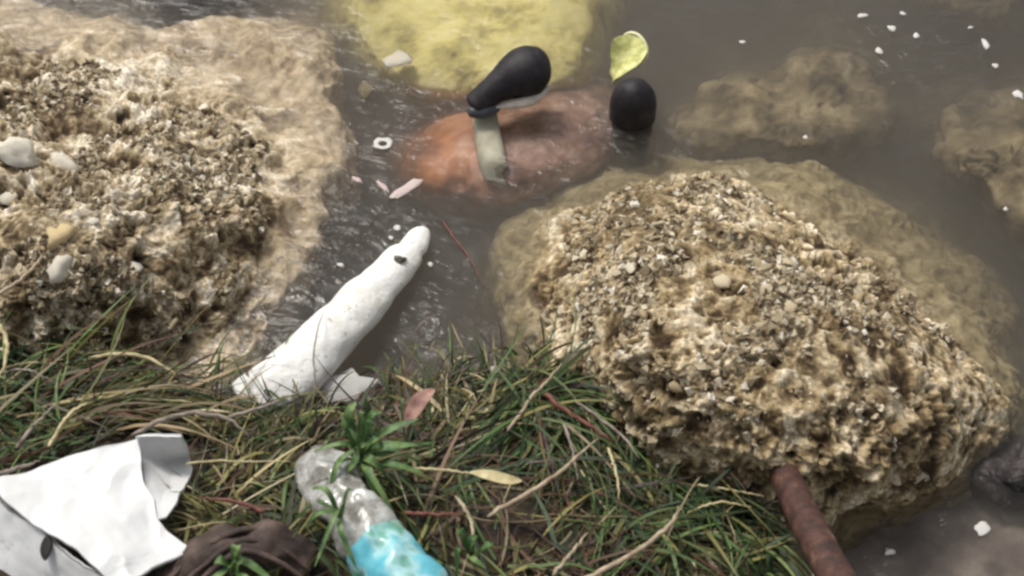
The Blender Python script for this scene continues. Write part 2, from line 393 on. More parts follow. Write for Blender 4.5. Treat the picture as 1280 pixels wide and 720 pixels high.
def scatter_rock(root, V, N, wet, n_part, n_stuff, box, dens=None):
    px, py = to_px(V)
    ok = (wet < .3) & (px > box[0]) & (px < box[2]) & (py > box[1]) & (py < box[3]) & (N[:, 2] > .1)
    # even out the polar mesh's crowding near the pole
    r = np.hypot(V[:, 0] - V[0, 0], V[:, 1] - V[0, 1]); wgt = np.where(ok, r, 0)
    if dens is not None: wgt = wgt * dens(px, py)
    wgt = wgt * np.clip(fbm(V, .06, 3, 777) * 3 + .25, 0, 1) * (V[:, 2] > .02)
    wgt = wgt / wgt.sum()
    idx = rng.choice(len(V), n_stuff, p=wgt, replace=False)
    sz = .0014 + .0048 * rng.random(n_stuff) ** 2.5; R_ = rand_rot(n_stuff)
    sc = (.6 + .6 * rng.random((n_stuff, 1, 3)))
    W = np.einsum('nij,nkj->nki', R_, icoV[None] * sc) * sz[:, None, None] + V[idx][:, None]
    F = (icoF[None] + (np.arange(n_stuff) * len(icoV))[:, None, None]).reshape(-1, 3)
    W += (rng.normal(0, .38, W.shape) * sz[:, None, None]); tn = np.repeat(rng.random(n_stuff), len(icoV))
    o = link('crumbs', mesh_np('crumbs', W.reshape(-1, 3), F, False, {'tone': tn}), M_crumb); parent_keep(o, root); o['kind'] = 'stuff'
    idx = rng.choice(len(V), n_part, p=wgt, replace=False)
    for i in idx:
        o = link('shell', random.choice(LUMPS)); parent_keep(o, root)
        o.location = V[i]; s_ = .0040 + .0038 * random.random() ** 2
        o.scale = (s_ * random.uniform(.7, 1.4), s_ * random.uniform(.7, 1.2), s_ * random.uniform(.5, .9))
        o.rotation_euler = (random.uniform(-.6, .6), random.uniform(-.6, .6), random.uniform(0, 6.28))
def dens_r(px, py):
    return .25 + np.exp(-(((px - 990) / 160) ** 2 + ((py - 330) / 110) ** 2)) * 2 + np.exp(-(((px - 830) / 110) ** 2 + ((py - 370) / 50) ** 2)) * 1.5
scatter_rock(rockR, RV, RN, RW, 130, 4500, (600, 190, 1300, 700), dens_r)
scatter_rock(rockL, LV, LN, LW, 90, 4200, (-150, 60, 400, 470), lambda x, y: .25 + np.exp(-(((x - 120) / 140) ** 2 + ((y - 250) / 110) ** 2)) * 2)
def snap(V, px, py):
    x, y = to_px(V); i = np.argsort((x - px) ** 2 + (y - py) ** 2)[:6]; return V[i[np.argmax(V[i, 2])]]
for px, py, s_ in ((968, 288, 0.0101), (1070, 362, 0.0086), (985, 332, .010), (1012, 345, 0.0079), (940, 300, .009), (1075, 330, .010), (905, 352, .010), (1100, 430, .009), (958, 262, .008), (1090, 500, 0.0072), (830, 400, 0.0079), (870, 385, 0.0072)):
    o = link('shell', random.choice(LUMPS)); parent_keep(o, rockR); o.location = snap(RV, px, py); o.scale = (s_, s_ * .85, s_ * .7); o.rotation_euler = (0, 0, random.uniform(0, 6))
# pale stones lying on the left rock
M_pale = simple_mat('pale_stone', [(.35, (.55, .48, .36)), (.6, (.80, .76, .66))], 50, .7)
M_ochre = simple_mat('ochre_stone', [(.35, (.45, .26, .08)), (.5, (.62, .48, .25)), (.65, (.78, .70, .50))], 30, .7)
for px, py, sx_, sy_, mm, lab in (
    (22, 192, .030, .022, M_pale, 'cream white stone, largest of the pale stones at the left edge of the brown rock'),
    (78, 205, .022, .016, M_pale, 'pale greenish white stone just right of the largest cream stone'),
    (8, 248, .014, .012, M_pale, 'small cream stone at the very left edge under the largest cream stone'),
    (74, 292, .014, .016, M_ochre, 'yellow ochre stone standing on the pitted left rock above the dark grass'),
    (76, 335, .012, .020, M_pale, 'greyish upright stone directly below the yellow ochre stone'),
    (117, 276, .008, .006, M_pale, 'tiny bright white pebble right of the yellow ochre stone'),
    (165, 335, .010, .008, M_pale, 'white square-edged pebble in the dark hollow of the left rock')):
    me_ = lump_mesh('stone', px + py, .8)
    o = link('stone', me_, mm); o.location = snap(LV, px, py); o.scale = (sx_, sy_, sy_ * .8); o.rotation_euler = (random.uniform(-.3, .3), random.uniform(-.3, .3), random.uniform(-.5, .5))
    tag(o, lab, 'stone', 'pale stones on the left rock')

# ------------------------------------------------------------------ submerged boulders and lumps
M_sub = simple_mat('algae_stone', [(.32, (.07, .056, .035)), (.48, (.23, .18, .10)), (.6, (.40, .32, .19)), (.72, (.52, .45, .28))], 18, .9, .6, .004, 90)
M_dark = simple_mat('wet_dark_stone', [(.35, (.018, .015, .015)), (.55, (.045, .036, .036)), (.7, (.09, .075, .072))], 16, .5, .3, .003, 50, .3)
def blob_rock(name, pts, z_top, z_bot, mat, label, cat='rock', group=None, amp=.012, seed=0, rough=.4, nth=260, nr=90, fl_=(.06, .25, .6)):
    cx = sum(p[0] for p in pts) / len(pts); cy = sum(p[1] for p in pts) / len(pts)
    def sh(k): return [(cx + (x - cx) * k, cy + (y - cy) * k) for x, y in pts]
    lv = [(z_top - (z_top - z_bot) * fl_[0], sh(.5)), (z_top - (z_top - z_bot) * fl_[1], sh(.82)), (z_top - (z_top - z_bot) * fl_[2], sh(1.0)), (z_bot, sh(1.12))]
    me, V, N, wt, d = loft_rock(name, lv, z_top, mat, (cx, cy), nth, nr, (amp, .004 * rough * 2, .003 * rough * 2), seed, smoothwin=6, wet_z=-9)
    o = link(name, me); return tag(o, label, cat, group), V
g_sub = 'rocks lying under the water'
blob_rock('rock', [(860, 200), (862, 125), (900, 92), (950, 80), (985, 62), (1040, 40), (1085, 62), (1100, 110), (1128, 150), (1085, 205), (1000, 240), (930, 220)], -.030, -.33, M_sub, 'olive brown rock under water behind the big crusted rock', group=g_sub, seed=31, amp=.02, fl_=(.06, .24, .6), rough=.7)
blob_rock('rock', [(1150, 195), (1155, 130), (1200, 104), (1240, 118), (1310, 110), (1400, 200), (1360, 320), (1290, 350), (1255, 310), (1215, 250)], -.032, -.33, M_sub, 'greenish rock under water at the right edge of the frame', group=g_sub, seed=41, amp=.02, fl_=(.06, .24, .6), rough=.7)
blob_rock('rock', [(1130, -10), (1180, -40), (1280, -45), (1330, 0), (1290, 40), (1200, 45)], -.08, -.35, M_sub, 'faint brown rock deep under water in the top right corner', group=g_sub, seed=51)
blob_rock('rock', [(840, 130), (850, 200), (930, 205), (960, 170), (920, 130)], -.05, -.33, M_sub, 'small mottled underwater rock between the black cap and the big rock', group=g_sub, seed=57)
blob_rock('rock', [(1195, 590), (1215, 565), (1290, 548), (1370, 560), (1380, 625), (1290, 628), (1220, 615)], .008, -.12, M_dark, 'dark wet rock breaking the water at the right edge below the big rock', seed=61, rough=.25)
blob_rock('rock', [(-140, 10), (40, -12), (150, -30), (160, -70), (20, -80), (-140, -50)], -.03, -.3, M_sub, 'murky underwater rock in the top left corner', group=g_sub, seed=66)
blob_rock('rock', [(165, 12), (205, 28), (250, 20), (335, 12), (350, -30), (260, -45), (160, -30)], .004, -.2, M_dark, 'thin dark wet rock at the top edge behind the brown rock', seed=67, rough=.2)
M_yel = simple_mat('yellow_algae', [(.28, (.17, .14, .06)), (.40, (.42, .36, .13)), (.52, (.66, .58, .22)), (.72, (.80, .73, .38))], 15, .8, .5, .003, 120)
slab, _ = blob_rock('slab', [(428, 60), (415, -40), (520, -80), (640, -80), (750, -60), (768, 10), (756, 60), (742, 108), (690, 134), (600, 132), (510, 126), (455, 100)], -.013, -.25, M_yel, 'bright yellow-green slab lying just under the water at the top', 'slab', amp=.006, seed=71, rough=.3, fl_=(.03, .12, .45))
M_or = simple_mat('orange_brown_skin', [(.34, (.25, .10, .045)), (.47, (.50, .20, .08)), (.58, (.66, .29, .13)), (.72, (.76, .48, .30))], 9, .45, .35, .003, 60)
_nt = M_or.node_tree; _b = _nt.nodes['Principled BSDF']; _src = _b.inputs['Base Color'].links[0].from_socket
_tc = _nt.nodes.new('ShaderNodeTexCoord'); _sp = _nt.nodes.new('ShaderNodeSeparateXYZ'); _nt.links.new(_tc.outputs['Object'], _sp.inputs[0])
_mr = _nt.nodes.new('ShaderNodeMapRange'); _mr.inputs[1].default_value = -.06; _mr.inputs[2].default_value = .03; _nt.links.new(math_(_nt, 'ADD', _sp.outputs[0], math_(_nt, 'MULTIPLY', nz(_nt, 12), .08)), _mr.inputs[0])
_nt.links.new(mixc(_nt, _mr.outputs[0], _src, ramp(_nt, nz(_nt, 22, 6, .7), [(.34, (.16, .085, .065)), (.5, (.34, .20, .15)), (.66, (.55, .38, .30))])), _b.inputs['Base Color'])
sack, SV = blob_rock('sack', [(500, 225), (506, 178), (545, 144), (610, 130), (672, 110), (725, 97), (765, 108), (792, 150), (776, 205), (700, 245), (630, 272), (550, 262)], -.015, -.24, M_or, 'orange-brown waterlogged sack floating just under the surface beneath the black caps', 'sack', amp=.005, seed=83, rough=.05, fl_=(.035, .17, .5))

# ------------------------------------------------------------------ black caps
M_blk = simple_mat('black_rubber', [(.3, (.007, .006, .008)), (.55, (.016, .012, .016)), (.7, (.035, .028, .032))], 60, .55, .5, .0015, 160, .35)
M_gry = simple_mat('grey_rubber_and_reflection', [(.3, (.030, .032, .038)), (.7, (.075, .08, .09))], 30, .38, .15, .0008, 200, .5)  # rubber of the collar, also the dark reflection modelled below the right cap
M_lip = simple_mat('pale_rim', [(.3, (.42, .36, .30)), (.7, (.72, .66, .58))], 50, .5, .2, .001)
M_stk = simple_mat('pale_stick', [(.3, (.26, .24, .17)), (.7, (.48, .45, .35))], 26, .7, .4, .002)
cap1 = empty('rubber_cap', at(640, 118, .0))
P = catmull([at(689, 86, .046), at(666, 88, .048), at(642, 97, .046), at(618, 112, .038), at(600, 127, .026), at(590, 136, .018)], 40)
rad = np.interp(np.linspace(0, 1, 40), [0, .02, .06, .13, .22, .32, .42, .52, .62, .74, .90, .97, 1], [.001, .014, .0245, .033, .0375, .0370, .0315, .0245, .0205, .0195, .0195, .015, .001])
me = tube_mesh('cap_head', P, rad, 32, .95, .0012, .03); o = link('cap_head', me, M_blk); parent_keep(o, cap1)
P2 = catmull([at(583, 137, .022), at(598, 139, .021), at(615, 135, .021), at(622, 130, .022)], 16)
me = tube_mesh('collar', P2, np.interp(np.linspace(0, 1, 16), [0, .12, .5, .9, 1], [.001, .010, .0125, .009, .001]), 16, .8, .001, .02); o = link('collar', me, M_gry); parent_keep(o, cap1)
P3 = catmull([at(620, 134, .026), at(643, 130, .028), at(667, 124, .030), at(688, 107, .034)], 20)
me = tube_mesh('rim', P3, [.0075 * math.sin(math.pi * (k + .7) / 20.5) + .001 for k in range(20)], 10, .8, .0006, .01); o = link('rim', me, M_lip); parent_keep(o, cap1)
tag(cap1, 'black rounded cap with tapering end and pale rim, above the orange-brown sack', 'cap', 'black caps poking out of the water')
cap2 = empty('rubber_cap', at(790, 150, .0))
c0 = at(791, 143, .0)
zs = np.linspace(0, 1, 26) ; prof = np.sqrt(np.clip(1 - (np.clip(zs - .3, 0, 1) / .7) ** 2.1, 0, 1)) * .0325 + .0003
P = [Vector((c0.x - .001 * z_ , c0.y + .004 * z_, -.003 + .062 * z_)) for z_ in zs]
me = tube_mesh('cap_head', P, prof, 36, 1.0, .0012, .03, updir=(0, 1, 0)); o = link('cap_head', me, M_blk); parent_keep(o, cap2)
P = [Vector((c0.x, c0.y - .015 * z_, -.006 - .22 * z_)) for z_ in np.linspace(0, 1, 10)]
me = tube_mesh('cap_reflection', P, np.linspace(.0295, .018, 10), 24, 1.0, .002, .03, updir=(0, 1, 0)); o = link('cap_reflection', me, M_gry); parent_keep(o, cap2)  # grey form added under the waterline to stand in for the cap's reflection
tag(cap2, 'black dome-shaped cap standing in the water, right of the two', 'cap', 'black caps poking out of the water')
P = catmull([at(605, 138, .004), at(610, 172, -.006), at(618, 212, -.014), at(625, 248, -.09)], 24)
me = tube_mesh('stick', P, np.interp(np.linspace(0, 1, 24), [0, .5, .95, 1], [.018, .0195, .019, .006]), 18, .45, .002, .03)
o = link('stick', me, M_stk); tag(o, 'pale upright stick going under water below the left black cap', 'stick')

# yellow leaf
def leaf_mesh(name, pts, width, fold=.25, n=16, m=7, curl=0, shape=None, thick=.0006, bendz=0):
    P = np.array([tuple(p) for p in catmull(pts, n)]); T = np.gradient(P, axis=0); T /= np.linalg.norm(T, axis=1, keepdims=True)
    sx = np.cross(T, (0, 0, 1.0)); sx /= np.linalg.norm(sx, axis=1, keepdims=True) + 1e-9; uy = np.cross(sx, T)
    t = np.linspace(0, 1, n); wd = (np.sin(np.pi * np.clip(t * .96 + .02, 0, 1)) ** .7 if shape is None else np.interp(t, *shape)) * width
    q = np.linspace(-1, 1, m)
    G = P[:, None] + wd[:, None, None] * (q[None, :, None] * sx[:, None] + (np.abs(q) * fold)[None, :, None] * uy[:, None])
    B = G - uy[:, None] * thick
    V = np.r_[G.reshape(-1, 3), B.reshape(-1, 3)]; F = grid_faces(n, m); F2 = F[:, ::-1] + n * m
    return mesh_np(name, V, np.r_[F, F2])
M_leafy = simple_mat('yellow_leaf', [(.30, (.34, .36, .10)), (.5, (.66, .66, .24)), (.68, (.88, .86, .45))], 70, .5, .5, .002)
lf = empty('leaf', at(770, 95, 0))
me = leaf_mesh('blade', [at(766, 98, -.006), at(775, 82, .018), at(786, 66, .036), at(795, 46, .052)], .026, .30, 18, 9, shape=([0, .3, .6, .85, 1], [.45, .8, 1.1, 1.0, .35]))
o = link('blade', me, M_leafy); parent_keep(o, lf)
P = catmull([at(773, 52, .042), at(784, 42, .050), at(796, 43, .053), at(806, 54, .048), at(809, 68, .038), at(803, 82, .022)], 22)
o = link('leaf_edge', tube_mesh('leaf_edge', P, [.0005 + .0022 * math.sin(math.pi * (k + .5) / 22) for k in range(22)], 8), simple_mat('leaf_rim', [(.4, (.80, .80, .42)), (.6, (.9, .9, .6))], 40, .5, 0)); parent_keep(o, lf)
tag(lf, 'curled yellow-green leaf with pale rim sticking up behind the black caps', 'leaf')

# ------------------------------------------------------------------ white post
m, nt, b = new_mat('white_post')
c = ramp(nt, nz(nt, 20, 8, .7), [(.27, (.42, .39, .29)), (.36, (.70, .68, .60)), (.46, (.86, .85, .81)), (.64, (.90, .90, .88))])
sp = ramp(nt, nz(nt, 110, 4, .7), [(.30, (.25, .23, .17)), (.40, (1, 1, 1))]); c = mixc(nt, .8, c, sp, 'MULTIPLY')
nt.links.new(c, b.inputs['Base Color']); b.inputs['Roughness'].default_value = .55; bump(nt, b, nz(nt, 50, 6, .7), .7, .006)
post = empty('post', at(400, 420, .03))
cl = [(531, 286, .006), (522, 298, .009), (508, 318, .014), (480, 349, .022), (447, 385, .032), (412, 421, .042), (372, 460, .048), (345, 488, .045), (322, 512, .030)]
P = catmull([at(x, y, z) for x, y, z in cl], 70)
t = np.linspace(0, 1, 70)
rad = np.interp(t, [0, .015, .05, .12, .19, .225, .25, .34, .5, .65, .8, 1], [.001, .006, .0110, .0160, .0190, .0185, .0235, .028, .032, .035, .039, .044])
me = tube_mesh('shaft', P, rad, 56, .7, .007, .05); o = link('shaft', me, m); parent_keep(o, post)
P = catmull([at(493, 320, .034), at(500, 325, .037), at(508, 323, .034)], 10)
o = link('notch', tube_mesh('notch', P, [.001, .003, .0045, .0055, .006, .0058, .005, .004, .003, .001], 10, .6, .001, .006), simple_mat('notch_dark', [(.4, (.05, .045, .035)), (.6, (.16, .14, .11))], 90, .7, 0)); parent_keep(o, post)
tag(post, 'dirty white tapering post with a notched rounded tip lying from the grass into the water', 'post')
me = lump_mesh('chunk', 78, .6); _V = np.array([v.co[:] for v in me.vertices]); me.vertices.foreach_set('co', (_V * (1 + .6 * fbm(_V, .35, 2, 9))[:, None]).astype(np.float32).ravel()); o = link('chunk', me, m); o.location = at(428, 484, .03); o.scale = (.030, .020, .012); o.rotation_euler = (0, 0, .5)
tag(o, 'ragged white chunk beside the lower end of the white post', 'chunk')

# ------------------------------------------------------------------ white plastic sheet (lower left)
def poly_sheet(name, ctrl, nu, nv, thick, noise_amp, seed):
    """ctrl: rows x cols grid of (px,py,z); bilinear between rows, then crumpled"""
    C = np.array([[tuple(at(*p)) for p in row] for row in ctrl]); a, b_ = C.shape[:2]
    u = np.linspace(0, a - 1, nu); v = np.linspace(0, b_ - 1, nv)
    iu = np.clip(u.astype(int), 0, a - 2); iv = np.clip(v.astype(int), 0, b_ - 2); fu = (u - iu)[:, None, None]; fv = (v - iv)[None, :, None]
    G = (C[iu][:, iv] * (1 - fu) * (1 - fv) + C[iu + 1][:, iv] * fu * (1 - fv) + C[iu][:, iv + 1] * (1 - fu) * fv + C[iu + 1][:, iv + 1] * fu * fv)
    N = grid_normals(G, False)
    if N[..., 2].mean() < 0: N = -N
    d = fbm(G.reshape(-1, 3), .09, 3, seed) * noise_amp + (1 - np.abs(fbm(G.reshape(-1, 3), .05, 2, seed + 5)) * 2.2) * noise_amp * .35
    G = G + N * d.reshape(nu, nv, 1); B = G - N * thick
    wv = np.stack([fbm(G.reshape(-1, 3), .04, 3, seed + 40 + q) for q in range(3)], 1).reshape(G.shape) * .006; wv[..., 2] *= .3; G = G + wv; B = B + wv
    n = nu * nv; V = np.r_[G.reshape(-1, 3), B.reshape(-1, 3)]; F = grid_faces(nu, nv)
    def edge(ids): ids = np.array(ids); return np.stack([ids[:-1], ids[1:], ids[1:] + n, ids[:-1] + n], 1)
    E = np.r_[edge(range(nv)), edge(range((nu - 1) * nv, n)), edge(range(0, n, nv)), edge(range(nv - 1, n, nv))]
    return mesh_np(name, V, np.r_[F, F[:, ::-1] + n, E])
m_sh, nt, b = new_mat('white_plastic')
nt.links.new(mixc(nt, .8, (.66, .66, .66), ramp(nt, nz(nt, 11, 8, .7, dist=1.5), [(.3, (.36, .36, .34)), (.42, (.64, .65, .65)), (.52, (.70, .70, .70)), (.7, (.73, .73, .72))])), b.inputs['Base Color'])
b.inputs['Roughness'].default_value = .42; bump(nt, b, nz(nt, 35), .12, .003)
sheet = empty('plastic_sheet', at(110, 640, .1))
zz = .16
o = link('top_panel', poly_sheet('top_panel', [[(-20, 608, zz), (80, 573, zz), (172, 545, zz + .004)],
                                               [(4, 626, zz + .008), (105, 600, zz + .004), (182, 606, zz)],
                                               [(60, 666, zz + .012), (130, 650, zz + .006), (200, 650, zz - .002)],
                                               [(150, 735, zz + .010), (190, 705, zz + .006), (238, 688, zz - .004)]], 110, 110, .004, .0085, 11), m_sh); parent_keep(o, sheet)
o = link('corner_panel', poly_sheet('corner_panel', [[(171, 544, zz + .002), (200, 543, zz), (229, 545, zz - .004)],
                                                     [(176, 574, zz - .018), (210, 578, zz - .058), (240, 574, zz - .070)],
                                                     [(181, 592, zz - .012), (215, 588, zz - .050), (239, 584, zz - .060)],
                                                     [(190, 628, zz - .004), (205, 632, zz - .006), (222, 630, zz - .008)],
                                                     [(196, 652, zz - .004), (204, 650, zz - .005), (211, 648, zz - .006)]], 50, 40, .004, .002, 21), m_sh); parent_keep(o, sheet)
o = link('side_panel', poly_sheet('side_panel', [[(-160, 664, zz - .006), (-20, 612, zz - .002), (58, 671, zz + .003), (149, 739, zz + .001)],
                                                 [(-160, 720, zz - .02), (-30, 660, zz - .022), (36, 706, zz - .028), (120, 770, zz - .03)],
                                                 [(-160, 780, zz - .05), (-40, 720, zz - .05), (20, 745, zz - .055), (100, 800, zz - .05)]], 50, 90, .004, .003, 31), m_sh); parent_keep(o, sheet)
o = link('tear', leaf_mesh('tear', [at(60, 668, zz + .008), at(57, 684, zz + .004), at(55, 700, zz)], .0055, .05, 10, 5, thick=.004), simple_mat('tear_dark', [(.4, (.015, .014, .013)), (.6, (.04, .035, .03))], 60, .8, 0)); parent_keep(o, sheet)
tag(sheet, 'folded white plastic sheet with dented corner and dark tear, lower left on the grass', 'plastic sheet')

# ------------------------------------------------------------------ crushed bottle with turquoise label
m_b, nt, b = new_mat('cloudy_plastic'); b.inputs['Roughness'].default_value = .22
c = ramp(nt, nz(nt, 34, 6, .7), [(.34, (.16, .15, .12)), (.46, (.42, .41, .36)), (.58, (.74, .75, .72))])
nt.links.new(c, b.inputs['Base Color']); b.inputs['Transmission Weight'].default_value = .35; b.inputs['Coat Weight'].default_value = .4; bump(nt, b, nz(nt, 55, 3), .8, .004)
m_lb, nt, b = new_mat('turquoise_label'); b.inputs['Roughness'].default_value = .3
c = ramp(nt, nz(nt, 18, 3, .5), [(.32, (.14, .18, .28)), (.40, (.06, .34, .46)), (.5, (.14, .52, .62)), (.57, (.42, .70, .72)), (.63, (.14, .42, .30)), (.70, (.72, .80, .76))])
nt.links.new(c, b.inputs['Base Color']); b.inputs['Coat Weight'].default_value = .5; bump(nt, b, nz(nt, 45, 2), .5, .004)
bot = empty('bottle', at(450, 640, .12))
Pb = catmull([at(392, 572, .135), at(408, 598, .140), at(446, 652, .148), at(490, 712, .152), at(545, 790, .152)], 90)
tt = np.linspace(0, 1, 90)
rad = np.interp(tt, [0, .01, .05, .10, .2, .30, .40, .44, .47, .6, .97, 1], [.001, .013, .018, .021, .028, .033, .034, .030, .035, .036, .036, .001])
def crush(me, amp, s_):
    V = np.zeros(len(me.vertices) * 3); me.vertices.foreach_get('co', V); V = V.reshape(-1, 3)
    d = (1 - np.abs(fbm(V, .045, 2, s_)) * 3) * amp
    V += np.stack([fbm(V, .018, 2, s_ + 13), fbm(V, .018, 2, s_ + 16), fbm(V, .018, 2, s_ + 19)], 1) * amp * .35
    V += np.stack([fbm(V, .05, 2, s_ + 3), fbm(V, .05, 2, s_ + 6), fbm(V, .05, 2, s_ + 9)], 1) * amp; V[:, 2] += d * .6
    me.vertices.foreach_set('co', V.ravel()); me.update()
me = tube_mesh('bottle_body', Pb, rad, 48, .75); crush(me, .012, 400); o = link('bottle_body', me, m_b); parent_keep(o, bot)
i0, i1 = int(90 * .64), int(90 * .95)
me = tube_mesh('label', Pb[i0:i1], rad[i0:i1] + .0016, 48, .76, caps=False); crush(me, .012, 400); o = link('label', me, m_lb); parent_keep(o, bot)
tag(bot, 'crushed cloudy plastic bottle with a turquoise label lying in the grass at the bottom', 'bottle')

# ------------------------------------------------------------------ rusty pipe
m, nt, b = new_mat('rust')
c = ramp(nt, nz(nt, 45, 6, .7), [(.32, (.020, .011, .009)), (.46, (.060, .026, .018)), (.58, (.10, .044, .030)), (.68, (.20, .12, .085)), (.78, (.33, .25, .19))])
nt.links.new(c, b.inputs['Base Color']); b.inputs['Roughness'].default_value = .7; bump(nt, b, nz(nt, 110, 4, .7), .7, .003)
pipe = empty('pipe', at(980, 600, .08))
P = catmull([at(974, 572, .085), at(988, 610, .105), at(1010, 655, .135), at(1040, 712, .17), at(1085, 785, .22)], 50)
o = link('tube', tube_mesh('tube', P, np.interp(np.linspace(0, 1, 50), [0, .3, .6, 1], [.0160, .0170, .018, .019]), 32, 1, .0016, .03, caps=True), m); parent_keep(o, pipe)
d0 = (P[1] - P[0]).normalized()
o = link('end_lip', tube_mesh('end_lip', [P[0] - d0 * .004, P[0] - d0 * .001, P[0] + d0 * .003, P[0] + d0 * .006], [.009, .0182, .0192, .0165], 32, 1, .0014, .02), m); parent_keep(o, pipe)
tag(pipe, 'rusty red-brown iron pipe leaning against the big crusted rock, bottom right', 'pipe')
P = catmull([at(1019, 735, .15), at(1022, 715, .155), at(1021, 700, .155)], 8)
o = link('shard', leaf_mesh('shard', P[:], .005, .3, 10, 5, thick=.0015), m_sh); tag(o, 'thin white plastic shard just left of the rusty pipe at the bottom edge', 'shard')

# ------------------------------------------------------------------ dark brown rotten log at the bottom
M_log = simple_mat('rotten_wood', [(.32, (.018, .012, .010)), (.5, (.06, .038, .030)), (.68, (.15, .105, .085))], 24, .7, .6, .004, 70)
log = empty('log', at(300, 690, .12))
P = catmull([at(205, 740, .135), at(245, 704, .145), at(300, 682, .150), at(352, 684, .145), at(395, 708, .13)], 50)
o = link('bark', tube_mesh('bark', P, np.interp(np.linspace(0, 1, 50), [0, .04, .3, .7, .96, 1], [.001, .020, .025, .024, .017, .001]), 48, .6, .012, .025), M_log); parent_keep(o, log)
for k in range(3):
    off = (-10, 9, 27)[k]
    P = catmull([at(212, 735 + off, .150), at(250, 698 + off + 4 * (k % 2), .158 + .003 * (k % 2)), at(302, 672 + off - 5 * (k % 3), .163), at(350, 676 + off, .158), at(388, 704 + off, .145)], 30)
    o = link('bark_ridge', tube_mesh('bark_ridge', P, [.0032 * math.sin(math.pi * (j + .7) / 30.5) + .0006 for j in range(30)], 8, .8, .0015, .012), M_log); parent_keep(o, log)
tag(log, 'dark brown rotten curved log at the bottom edge between the white sheet and the bottle', 'log')

# ------------------------------------------------------------------ grass
def in_poly(px, py, pts):
    ins = np.zeros(px.shape, bool); pts = np.array(pts, float)
    for a, b_ in zip(pts, np.roll(pts, -1, 0)):
        c = ((a[1] > py) != (b_[1] > py)); xx = a[0] + (py - a[1]) / (b_[1] - a[1] + 1e-12) * (b_[0] - a[0]); ins ^= c & (px < xx)
    return ins
KEEP_OUT = [[(-200, 640), (0, 595), (165, 538), (240, 540), (248, 585), (222, 640), (240, 690), (200, 760), (-200, 800)],
            [(395, 565), (440, 580), (480, 640), (545, 700), (570, 780), (440, 780), (420, 690), (375, 620)],
            [(960, 560), (1000, 570), (1080, 720), (1120, 800), (1030, 760)],
            [(215, 700), (260, 662), (330, 652), (392, 690), (400, 730), (210, 730)],
            [(540, 280), (500, 285), (390, 385), (285, 480), (300, 488), (395, 484), (470, 430), (545, 340)]]
m_gr, nt, b = new_mat('grass'); b.inputs['Roughness'].default_value = .55; b.inputs['Specular IOR Level'].default_value = .3
nt.links.new(attr(nt, 'tint', True), b.inputs['Base Color'])
PAL = {'green': [(.030, .060, .018), (.055, .098, .028), (.11, .17, .055), (.016, .032, .012), (.04, .07, .03), (.15, .19, .07)],
       'olive': [(.09, .088, .028), (.22, .20, .07), (.06, .058, .022), (.14, .13, .045)],
       'straw': [(.36, .29, .16), (.46, .40, .25), (.27, .20, .11), (.22, .17, .11)],
       'brown': [(.07, .04, .022), (.11, .055, .032), (.045, .028, .018), (.14, .085, .05), (.09, .066, .06)]}
def blades(name, roots, az, el, length, width, curve, pal_w, mat=m_gr, nseg=7, keep=True):
    """roots (n,3), az/el start direction, curve = droop in radians over its length"""
    n = len(roots); L = length[:, None]; t = np.linspace(0, 1, nseg + 1)[None]
    wob = rng.normal(0, .5, (n, 1)); azt = az[:, None] + wob * t
    elt = el[:, None] - curve[:, None] * t
    st = L / nseg
    dx = np.cos(azt) * np.cos(elt) * st; dy = np.sin(azt) * np.cos(elt) * st; dz = np.sin(elt) * st
    P = np.stack([np.cumsum(q, 1) - q[:, :1] for q in (dx, dy, dz)], -1) + roots[:, None]
    gz = ground_z(P[..., 0], P[..., 1]); P[..., 2] = np.maximum(P[..., 2], np.maximum(gz, -.004) + .003 + rng.random((n, 1)) * .012)
    if keep:
        px, py = to_px(P.reshape(-1, 3)); bad = np.zeros(n * (nseg + 1), bool)
        for K in KEEP_OUT: bad |= in_poly(px, py, K)
        bad = bad.reshape(n, -1).sum(1) > (rng.random(n) < .22) * 3.5
        P = P[~bad]; az = az[~bad]; width = width[~bad]; n = len(P)
    T = np.gradient(P, axis=1); T /= np.linalg.norm(T, axis=2, keepdims=True) + 1e-9
    side = np.cross(T, np.array((0, 0, 1.0)) + rng.normal(0, .5, (n, 1, 3))); side /= np.linalg.norm(side, axis=2, keepdims=True) + 1e-9
    wd = width[:, None, None] * (1 - t[..., None] ** 2.2 * .93)
    V = np.stack([P - side * wd, P + side * wd], 2).reshape(-1, 3)
    k = nseg + 1; base = (np.arange(n) * k * 2)[:, None]; j = np.arange(nseg)[None] * 2
    F = np.stack([base + j, base + j + 1, base + j + 3, base + j + 2], -1).reshape(-1, 4)
    names = list(pal_w); pr = np.array([pal_w[q] for q in names], float); pr /= pr.sum()
    C = np.zeros((n, 3)); ch = rng.choice(len(names), n, p=pr)
    for q, nm in enumerate(names):
        mk = ch == q; pl = np.array(PAL[nm]); C[mk] = pl[rng.integers(0, len(pl), mk.sum())]
    C *= rng.uniform(.45, 1.35, (n, 1)); C = np.repeat(C, k * 2, 0)
    return link(name, mesh_np(name, V, F, True, {'tint': C}), mat)
def bank_roots(n, cond, dmin=.0, xr=(-1.15, .75), yr=(-.95, .25)):
    out = []
    while sum(map(len, out)) < n:
        x = rng.uniform(*xr, n * 2); y = rng.uniform(*yr, n * 2); d = bank_sd(x, y)
        z = ground_z(x, y); px, py = to_px(np.stack([x, y, z], 1)); k = (d > dmin) & cond(px, py, d) & (rng.random(len(x)) < clump(x, y, 5 + n % 7))
        out.append(np.stack([x, y, z], 1)[k])
    return np.concatenate(out)[:n]
def clump(x, y, s_=5):
    return np.clip(.45 + 1.6 * fbm(np.stack([x, y, np.zeros(len(x))], 1), .07, 3, s_), .04, 1)
